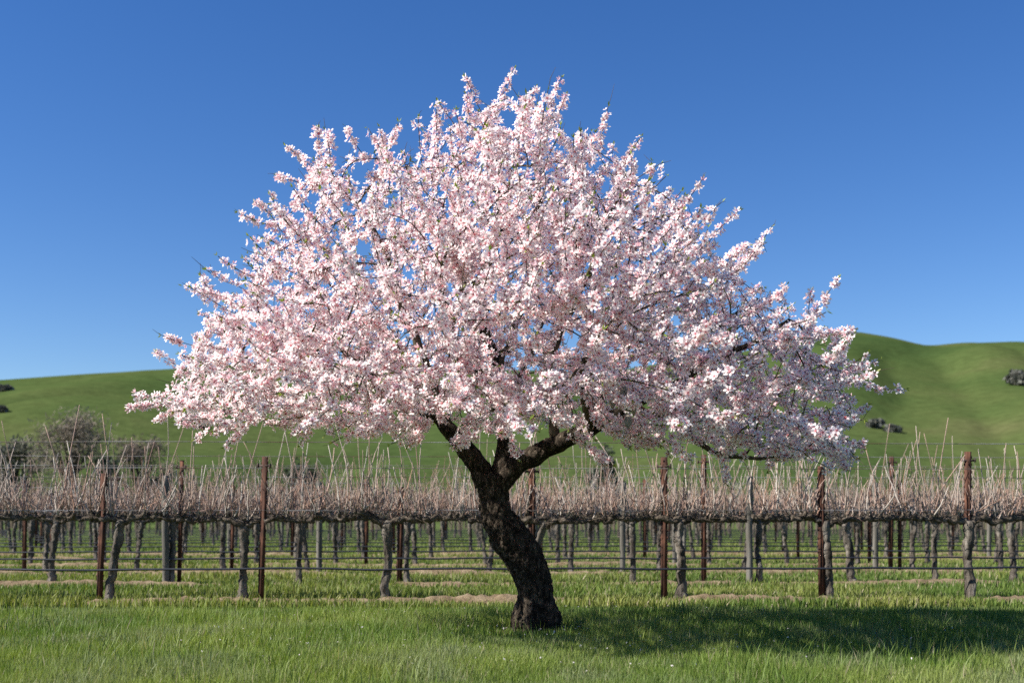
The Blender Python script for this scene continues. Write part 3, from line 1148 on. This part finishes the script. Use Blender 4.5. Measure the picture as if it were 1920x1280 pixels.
variants = []
for v in range(10):
    trunk, arms, spots, r_ = vine_parts(600 + v, np.random.default_rng(v).normal() * .05, .84, .84, .050 + .012 * np.random.default_rng(v + 50).random(), 1.2, 0)
    variants.append((mk('trunk', *trunk[:3], mat=M['vine'], smooth=True), [a.mesh('cordon_arm', M['cordon'], True) for a in arms],
                     joined_canes(spots, r_, 54).mesh('canes', M['cane'])))
SP = 1.46
for k in range(2, NROW):
    r_ = np.random.default_rng(900 + k)
    D = ROWS[k]
    hw = .457 * D + .9
    x = -hw + r_.random() * SP
    while x < hw:
        v = variants[r_.integers(0, 10)]
        Y = row_y(k, x)
        t = thing('grapevine', 'bare grapevine in the %s vine row behind the almond tree' % ORDS[k], 'grapevine', (x, Y + r_.normal() * .03, 0),
                  math.atan(SL) + (math.pi if r_.random() < .5 else 0), 'pruned vines of the %s row' % ORDS[k])
        t.scale = (1, 1, .97 + .06 * r_.random())
        obj('trunk', v[0], t)
        arm_objects(None or [0, 0], t, v[1])
        o = obj('canes', v[2], t)
        o['kind'] = 'stuff'
        x += SP * (.93 + .14 * r_.random())


far = MB()
for k in range(NROW, 26):
    r_ = np.random.default_rng(1500 + k)
    D = ROWS[k]
    x = -(.457 * D + 1)
    while x < .457 * D + 1:
        y = row_y(k, x)
        w_ = r_.normal() * .05
        V, Q, T = tube([(x, y, -.05), (x + w_, y, .45), (x + w_ * .5, y, .92)], [.06, .05, .055], 5, .3, 6, k, cap=False)
        far.add(V, Q, None, np.array((.12, .095, .072)) * (.7 + .7 * r_.random()))
        V, Q, T = tube([(x - .8, y, .95), (x - .4, y, .97 + r_.normal() * .02), (x, y, .93), (x + .4, y, .97 + r_.normal() * .02), (x + .8, y, .95)], .035, 4, cap=False)
        far.add(V, Q, None, (.085, .066, .05))
        for i in range(18):
            b_ = np.array([x + (r_.random() - .5) * 1.6, y + r_.normal() * .05, .97])
            L = .3 + .8 * r_.random() ** 2
            le = r_.normal() * .25
            V, Q, T = tube([b_, b_ + [le * L * .4, 0, L * .5], b_ + [le * L, r_.normal() * .05, L]], [.009, .007, .004], 3, cap=False)
            far.add(V, Q, None, CANE_C[r_.integers(0, 6)] * (.8 + .35 * r_.random()))
        x += SP * (.9 + .2 * r_.random())
tag(obj('distant_vines', far.mesh('distant_vines', M['cane'])), 'far vine rows merging into one brown mass at the foot of the hills', 'vineyard', kind='stuff')


# posts, wires and hoses ----------------------------------------------------
def steel_post_meshes(h, w=.040):
    """angle-section steel stake with punched notches and a wire bracket"""
    m = MB()
    t = .006
    # two flanges meeting at the edge that faces the viewer
    def flange(sx):
        c = np.array([0, 0]); e = np.array([sx * w, w * .75])
        d = (e - c) / np.linalg.norm(e - c); nn = np.array([-d[1], d[0]]) * t
        poly = [c - nn * 0, e, e + nn * (1 if sx < 0 else -1) * -1, c + np.array([0, t * 1.6])]
        V = [(p[0], p[1], z) for z in (-.08, h) for p in poly]
        Q = [(0, 1, 5, 4), (1, 2, 6, 5), (2, 3, 7, 6), (3, 0, 4, 7), (4, 5, 6, 7), (3, 2, 1, 0)]
        m.add(np.array(V, float), Q)
    flange(-1); flange(1)
    z = .3
    while z < h - .05:
        for sx in (-1, 1):
            m.add(*box(sx * w - .006, sx * w + .006, w * .68, w * .80, z, z + .028))
        z += .085
    body = m.mesh('stake', M['rust'])
    b = MB()
    b.add(*box(-.085, .085, .012, .030, h - .115, h - .092))
    b.add(*box(-.085, -.072, .004, .030, h - .125, h - .075))
    b.add(*box(.072, .085, .004, .030, h - .125, h - .075))
    br = b.mesh('wire_bracket', M['dark_steel'])
    return body, br


def wood_post_mesh(h, r=.047):
    z = np.linspace(-.1, h, 16)
    p = np.stack([.006 * np.sin(z * 5), 0 * z, z], 1)
    rr = np.full(16, r); rr[-1] *= .93
    return mk('pole', *tube(p, rr, 14, .07, 9, 5), mat=M['wood'], smooth=False)


PM = {}


def steel_post(k, px, h, lean, label, bracket=True, group=None, dy=.07):
    X = (px - 960) / FPX * ROWS[k]
    X = (px - 960) / FPX * row_y(k, X)
    hk = round(h, 2)
    if hk not in PM:
        PM[hk] = steel_post_meshes(hk)
    t = thing('trellis_post', label, 'post', (X, row_y(k, X) + dy, 0), 0, group or 'rusty steel stakes of the %s row' % ORDS[k])
    t.rotation_euler = (0, lean, random.uniform(-.5, .5))
    obj('stake', PM[hk][0], t)
    if bracket:
        obj('wire_bracket', PM[hk][1], t)
    return t


for px, h, ln, lab, br in [(185, 1.47, .04, 'thin rusty steel stake touching the slanting grey vine', False), (487, 1.66, .035, 'rusty steel stake with wide dark bracket by the first row dark vine', True),
                           (998, 1.60, .0, 'rusty steel stake close beside the almond trunk', True), (1243, 1.66, .0, 'bright rusty steel stake next to the pale vine with bulging foot', True),
                           (1541, 1.56, -.005, 'slim rusty steel stake beside the dark shaggy vine', False), (1824, 1.74, .0, 'rusty steel stake rising behind the stout grey vine', True)]:
    steel_post(0, px, h, ln, lab, br, dy=.12 if px == 1824 else -.03)
for px, h, ln, lab in [(330, 1.77, .03, 'tall rusty stake beside a grey wooden post in the second row'), (747, 1.4, .02, 'short rusty stake beside the slender vine in the second row'), (1320, 1.86, 0, 'tall rusty stake under the low blossom branch, second row')]:
    steel_post(1, px, h, ln, lab, px != 747)
for px, h, ln, lab in [(40, 1.58, .01, 'dark rusty third row stake behind the vine with the dark knotty head'), (213, 1.7, 0, 'rusty third row stake behind the slanting grey vine'), (430, 1.5, .02, 'low rusty third row stake behind the dark first row vine'),
                       (1673, 2.0, .01, 'tallest rusty stake, with bracket, past the drooping blossom branches'), (1692, 1.6, 0, 'dark rusty stake standing close to the tallest stake')]:
    steel_post(2, px, h, ln, lab, True)
WP = wood_post_mesh(1.55)


def wood_post(k, px, label, group):
    X = (px - 960) / FPX * ROWS[k]
    X = (px - 960) / FPX * row_y(k, X)
    o = obj('wooden_post', WP, None, (X, row_y(k, X) - .06, 0))
    o.rotation_euler = (0, random.uniform(-.012, .012), random.uniform(0, 6))
    tag(o, label, 'post', group)


wood_post(1, 313, 'weathered grey wooden post next to a rusty stake in the second vine row', 'grey wooden posts of the trellis')
wood_post(1, 1403, 'weathered grey wooden post beside a thin vine, away from any stake, second row', 'grey wooden posts of the trellis')
for px, lab in ((600, 'grey wooden third row post between the dark vine and the vine without a post'), (1166, 'grey wooden third row post seen between the almond trunk and bright rusty stake'), (1640, 'grey wooden third row post near the tallest rusty stake')):
    wood_post(2, px, lab, 'grey wooden posts of the third row')
for k in range(3, NROW):
    r_ = np.random.default_rng(1200 + k)
    D = ROWS[k]
    n = int(.914 * D / 3.4)
    for i in range(n):
        px = 1920 * (i + .2 + .6 * r_.random()) / n
        if r_.random() < .25 and k < 9:
            wood_post(k, px, 'weathered grey wooden post in the %s vine row behind the almond tree' % ORDS[k], 'grey wooden posts of the %s row' % ORDS[k])
        else:
            steel_post(k, px, round(1.5 + .1 * r_.integers(0, 4), 2), 0.0, 'rusty steel stake in the %s vine row behind the almond tree' % ORDS[k], k < 6)


def line(name, k, z, r, mat, label, cat, sag=.0, dy=0.0, wob=.0):
    D = ROWS[k]
    hw = .5 * D + 3
    x = np.linspace(-hw, hw, int(hw * 4))
    rr = np.random.default_rng(int(k * 31 + z * 100))
    zz = z + sag * (np.abs(np.sin(x * 1.9 + rr.random() * 6)) - 1) + wob * (fbm(np.stack([x * .7, 0 * x, 0 * x + k + z], 1), 90, 2) - .5)
    V, Q, T = tube(np.stack([x, D + SL * x + dy, zz], 1), r, 6)
    tag(obj(name, mk(name, V, Q, T, mat=mat, smooth=True)), label, cat, name.replace('_', ' ') + 's of the vine rows')


for k in range(12):
    line('drip_hose', k, .395, .014, M['hose'], 'black drip hose strung low along the %s vine row behind the almond tree' % ORDS[k], 'hose', .015, -.07, .03)
for k in range(7):
    line('fruiting_wire', k, 1.055, .0035, M['wire'], 'thin wire just above the gnarled arms of the %s vine row behind the tree' % ORDS[k], 'wire', 0, -.045, .01)
    line('middle_wire', k, 1.53, .0042, M['wire'], 'wire at stake bracket height along the %s vine row behind the tree' % ORDS[k], 'wire', 0, -.03, .015)
    if k < 3:
        line('top_wire', k, 1.825, .0045, M['wire'], 'rusty topmost wire among the cane tips of the %s vine row behind the tree' % ORDS[k], 'wire', 0, .03, .02)


# ------------------------------------------------------------------ trees and shrubs beyond
def far_tree(name, label, cat, px, D, top_py, width_px, col, seed, n=3200, leaf=.20, slim=.35, z0=0.0, trunk=True, group=None):
    r_ = np.random.default_rng(seed)
    X = (px - 960) / FPX * D
    H = 1 + (HZ - top_py) / FPX * D - z0
    Wd = width_px / FPX * D
    t = thing(name, label, cat, (X, D, z0), 0, group)
    cl = []
    bm = MB()
    if trunk:
        p, rr = resample([(0, 0, -.3), (.05 * H * r_.normal() * .3, 0, H * .2), (.02 * H, 0, H * .45)], [.045 * H, .035 * H, .022 * H], .3)
        bm.add(*tube(p, rr, 8, .2, 2, seed))
    nb = 26
    for i in range(nb):
        a = r_.random() * 6.28
        e = r_.random() ** .7
        rr_ = Wd * .5 * math.sqrt(r_.random()) * (1.0 if e < .5 else (1.25 - e * .8))
        c = np.array([math.cos(a) * rr_, math.sin(a) * rr_ * .8, H * (.32 + .60 * e) if trunk else H * (.15 + .7 * e)])
        cl.append(c)
        if trunk:
            s = np.array([0, 0, H * (.2 + .25 * r_.random())])
            p, rq = resample([s, (s + c) * .5 + [0, 0, .05 * H], c, c + (c - s) * .12], [.014 * H, .009 * H, .004 * H, .001 * H], .4)
            bm.add(*tube(p, rq, 4, cap=False))
    cl = np.array(cl)
    if trunk:
        obj('trunk', bm.mesh('trunk', M['branch']), t)
    ci = r_.integers(0, nb, n)
    rad_ = Wd * (.10 + .09 * r_.random(nb))
    pts = cl[ci] + r_.normal(size=(n, 3)) * rad_[ci][:, None] * [.62, .62, .5]
    pts[:, 2] = np.clip(pts[:, 2], .02 * H, H * 1.02)
    a, b, c = rot_frames(r_.normal(size=(n, 3)), r_.random(n) * 6.28)
    s = leaf * (.6 + .8 * r_.random(n))[:, None, None]
    tl_ = np.array([(-.5, -slim / 2, 0), (.5, -slim / 2, 0), (.5, slim / 2, 0), (-.5, slim / 2, 0)])[None] * s
    W_ = pts[:, None] + tl_[:, :, 0:1] * a[:, None] + tl_[:, :, 1:2] * b[:, None]
    cc = np.array(col)[None] * (.7 + .6 * r_.random((n, 1)))
    o = obj('crown', mk('crown', W_.reshape(-1, 3), (np.arange(n)[:, None] * 4 + np.arange(4)[None]), C=np.repeat(cc, 4, 0), mat=M['far_leaf']), t)
    return t


far_tree('far_tree', 'tall brownish leafless tree behind the vines at the foot of the hill', 'tree', 132, 82, 770, 170, (.22, .185, .145), 21, 4200, .34, .13)
far_tree('far_tree', 'low round brownish tree right beside the tall leafless tree', 'tree', 265, 86, 815, 120, (.20, .165, .13), 22, 2800, .30, .18)
far_tree('far_tree', 'dark olive bushy tree half behind the tall leafless tree', 'tree', 25, 84, 822, 120, (.15, .15, .11), 23, 3200, .30, .3)
far_tree('far_tree', 'small dark green tree seen through canes near the thin rusty stake', 'tree', 196, 80, 845, 60, (.09, .11, .07), 24, 2000, .25, .4)
far_tree('far_tree', 'dark rounded tree behind the vines close to the bright rusty stake', 'tree', 1136, 92, 832, 66, (.10, .115, .08), 25, 2200, .28, .4)
far_tree('far_tree', 'small grey green tree behind the vines beside the wide bracket stake', 'tree', 560, 94, 862, 90, (.08, .09, .06), 26, 2000, .28, .4)


def hill_spot(px, py):
    for D in np.linspace(108, 480, 1500):
        X = (px - 960) / FPX * D
        z = hill_height(np.array([X]), np.array([D]))[0]
        if HZ - FPX * (z - 1) / D <= py:
            return X, D, z
    return (px - 960) / FPX * 400, 400, hill_height(np.array([(px - 960) / FPX * 400]), np.array([400.0]))[0]


for i, (px, py, wpx, hpx, lab) in enumerate([(1642, 802, 30, 15, 'larger of two dark shrubs side by side on the open hillside'), (1672, 809, 26, 11, 'smaller of two dark shrubs side by side on the open hillside'),
                                             (1908, 722, 34, 28, 'lone dark shrub high on the hill above the two paired shrubs'), (8, 733, 26, 9, 'dark shrub high on the hill under the low ridge'),
                                             (4, 772, 16, 9, 'dark shrub lower on the hill above the brownish trees'), (362, 797, 36, 14, 'dark shrub on the hill below the lowest blossom branches')]):
    X, D, z = hill_spot(px, py)
    far_tree('hill_shrub', lab, 'shrub', px, D, py - hpx, wpx, (.14, .14, .12), 40 + i, 1500, 1.0 * D / 330, .6, z0=z - .3, trunk=False, group='dark shrubs on the hills')


# ------------------------------------------------------------------ grass
def blades(name, label, n, samp, hfun, wid, colfun, seed, seg=2):
    r_ = np.random.default_rng(seed)
    x, y = samp(r_, n)
    n = len(x)
    h = hfun(r_, x, y)
    w = wid * (.7 + .7 * r_.random(n)) * (1 + .02 * y)
    a = r_.random(n) * 6.28
    dx, dy = np.cos(a), np.sin(a)
    la = r_.random(n) * 6.28
    lean = h * (.08 + .5 * r_.random(n) ** 2)
    lx, ly = np.cos(la) * lean + .04 * h, np.sin(la) * lean
    ts = [0, .5] if seg == 2 else [0, .4, .75]
    V = []
    for t in ts:
        cx, cy, cz = x + lx * t * t, y + ly * t * t, h * t * (1 - .12 * t) - .01
        ww = w * (1 - .35 * t)
        V.append(np.stack([cx - dx * ww, cy - dy * ww, cz], 1))
        V.append(np.stack([cx + dx * ww, cy + dy * ww, cz], 1))
    V.append(np.stack([x + lx, y + ly, h * .88], 1))
    nv = len(V)
    V = np.stack(V, 1).reshape(-1, 3)
    o_ = (np.arange(n) * nv)[:, None]
    Q = np.concatenate([o_ + np.array([[2 * i, 2 * i + 1, 2 * i + 3, 2 * i + 2]]) for i in range(len(ts) - 1)])
    T = o_ + np.array([[nv - 3, nv - 2, nv - 1]])
    C = np.repeat(colfun(r_, x, y), nv, 0)
    return tag(obj(name, mk(name, V, Q, T, C, M['grass'])), label, 'grass', kind='stuff')


def field(y0, y1, power):
    def f(r_, n):
        t = r_.random(n)
        if power == 0:
            y = y0 + (y1 - y0) * t
        else:
            y = (y0 ** -power + t * (y1 ** -power - y0 ** -power)) ** (-1 / power)
        return (r_.random(n) * 2 - 1) * (.457 * y + .5), y
    return f


GA, GB, GC, GD = np.array((.11, .182, .030)), np.array((.235, .29, .068)), np.array((.225, .26, .13)), np.array((.44, .38, .24))


def lawn_col(r_, x, y):
    n = len(x)
    p = fbm(xy(x * .8, y * .8), 101, 3)
    q = fbm(xy(x * 2.1 + 9, y * 2.1), 102, 2)
    lush = np.clip((y - 7.9) / 1.5, 0, 1) * np.clip((x + 2.8) / 1.6, 0, 1)
    m = np.clip((p - .32) * 2.6 + .12 - .45 * lush + r_.normal(size=n) * .22, 0, 1)[:, None]
    c = GA * (1 - m) + GB * m
    gq = np.clip((q - .5) * 3 + r_.normal(size=n) * .25, 0, .8)[:, None] * (1 - .6 * lush[:, None])
    c = c * (1 - gq) + GC * gq
    dry = (r_.random(n) < .05)[:, None]
    return np.where(dry, GD * (.6 + .5 * r_.random((n, 1))), c * (.78 + .44 * r_.random((n, 1))))


def lawn_h(r_, x, y):
    p = fbm(xy(x * 1.1, y * 1.1), 103, 3)
    tr = np.exp(-((x - .8) ** 2 / 9 + (y - 10.2) ** 2 / 2.5))
    edge = np.clip((11.5 - y) / .5, .32, 1)
    h = (.028 + .115 * p + .045 * tr) * edge * np.where((np.abs(x - BASE[0]) < .4) & (y > 8.7) & (y < 9.6), .6, 1) * (.55 + .75 * r_.random(len(x)))
    return h


tree_xy = BASE[:2]


def lawn_samp(r_, n):
    x, y = field(5.7, 12.5, .6)(r_, n)
    k = np.hypot(x - tree_xy[0], y - tree_xy[1]) > .19
    return x[k], y[k]


blades('grass', 'long fresh green meadow grass in front of the vineyard and around the trunk', 310000, lawn_samp, lawn_h, .0025, lawn_col, 111)


def tall_samp(r_, n):
    x, y = field(6.2, 11.6, .3)(r_, n)
    k = (fbm(xy(x * 1.3, y * 1.3), 107, 2) + .12 * np.exp(-(y - 10.5) ** 2)) > .52
    return x[k], y[k]


blades('tall_grass', 'taller arching grass blades in loose tufts across the meadow', 9000, tall_samp,
       lambda r_, x, y: (.09 + .12 * r_.random(len(x))), .0026, lawn_col, 112, seg=3)


def vine_samp(r_, n):
    x, y = field(12.0, 46, 1.1)(r_, n)
    yy = y - SL * x
    d = np.abs((yy - ROWS[0] + .16 + 1.51) % 3.02 - 1.51)
    d = np.where(yy < ROWS[0] - 1.5, 9, d)
    wv = .05 + .22 * fbm(xy(x * .9, np.floor((yy - ROWS[0] + 1.67) / 3.02)), 31, 3)
    k = (d > wv) | (r_.random(len(x)) < .38)
    return x[k], y[k]


def vine_col(r_, x, y):
    n = len(x)
    p = fbm(xy(x * .7, y * .5), 121, 3)
    m = np.clip((p - .3) * 2.2 + r_.normal(size=n) * .25, 0, 1)[:, None]
    c = np.array((.11, .17, .035)) * (1 - m) + np.array((.235, .255, .07)) * m
    dry = (r_.random(n) < .06)[:, None]
    return np.where(dry, GD * (.6 + .5 * r_.random((n, 1))), c * (.78 + .44 * r_.random((n, 1))))


def vine_h(r_, x, y):
    p = fbm(xy(x * .9, y * .9), 122, 3)
    return (.03 + .15 * p) * (.5 + .8 * r_.random(len(x)))


blades('vineyard_grass', 'short yellowish green grass between the vine rows', 120000, vine_samp, vine_h, .0068, vine_col, 113)


# ------------------------------------------------------------------ petals dropped on the grass
r_ = np.random.default_rng(130)
n = 520
a_ = r_.random(n) * 6.28
q_ = np.sqrt(r_.random(n)) * 3.2
fx, fy = .5 + np.cos(a_) * q_, 9.2 + np.sin(a_) * q_ * .8
fz = .02 + .09 * fbm(xy(fx * 1.1, fy * 1.1), 103, 3) * (.5 + .6 * r_.random(n))
u_, v_, w_ = rot_frames(r_.normal(size=(n, 3)) * .5 + [0, 0, 1], r_.random(n) * 6.28)
pt = np.array([(0, -.5, 0), (.34, .1, .06), (.16, .5, .1), (-.16, .5, .1), (-.34, .1, .06)])[None] * (.014 + .010 * r_.random(n))[:, None, None]
W_ = np.stack([fx, fy, fz], 1)[:, None] + pt[:, :, 0:1] * u_[:, None] + pt[:, :, 1:2] * v_[:, None] + pt[:, :, 2:3] * w_[:, None]
o_ = (np.arange(n) * 5)[:, None]
fallen = mk('fallen_petals', W_.reshape(-1, 3), o_ + np.array([[1, 2, 3, 4]]), o_ + np.array([[0, 1, 4]]), np.tile((.93, .84, .85), (n * 5, 1)), M['petal'])
tag(obj('fallen_petals', fallen), 'pale petals scattered in the grass under the almond tree', 'petals', kind='stuff')
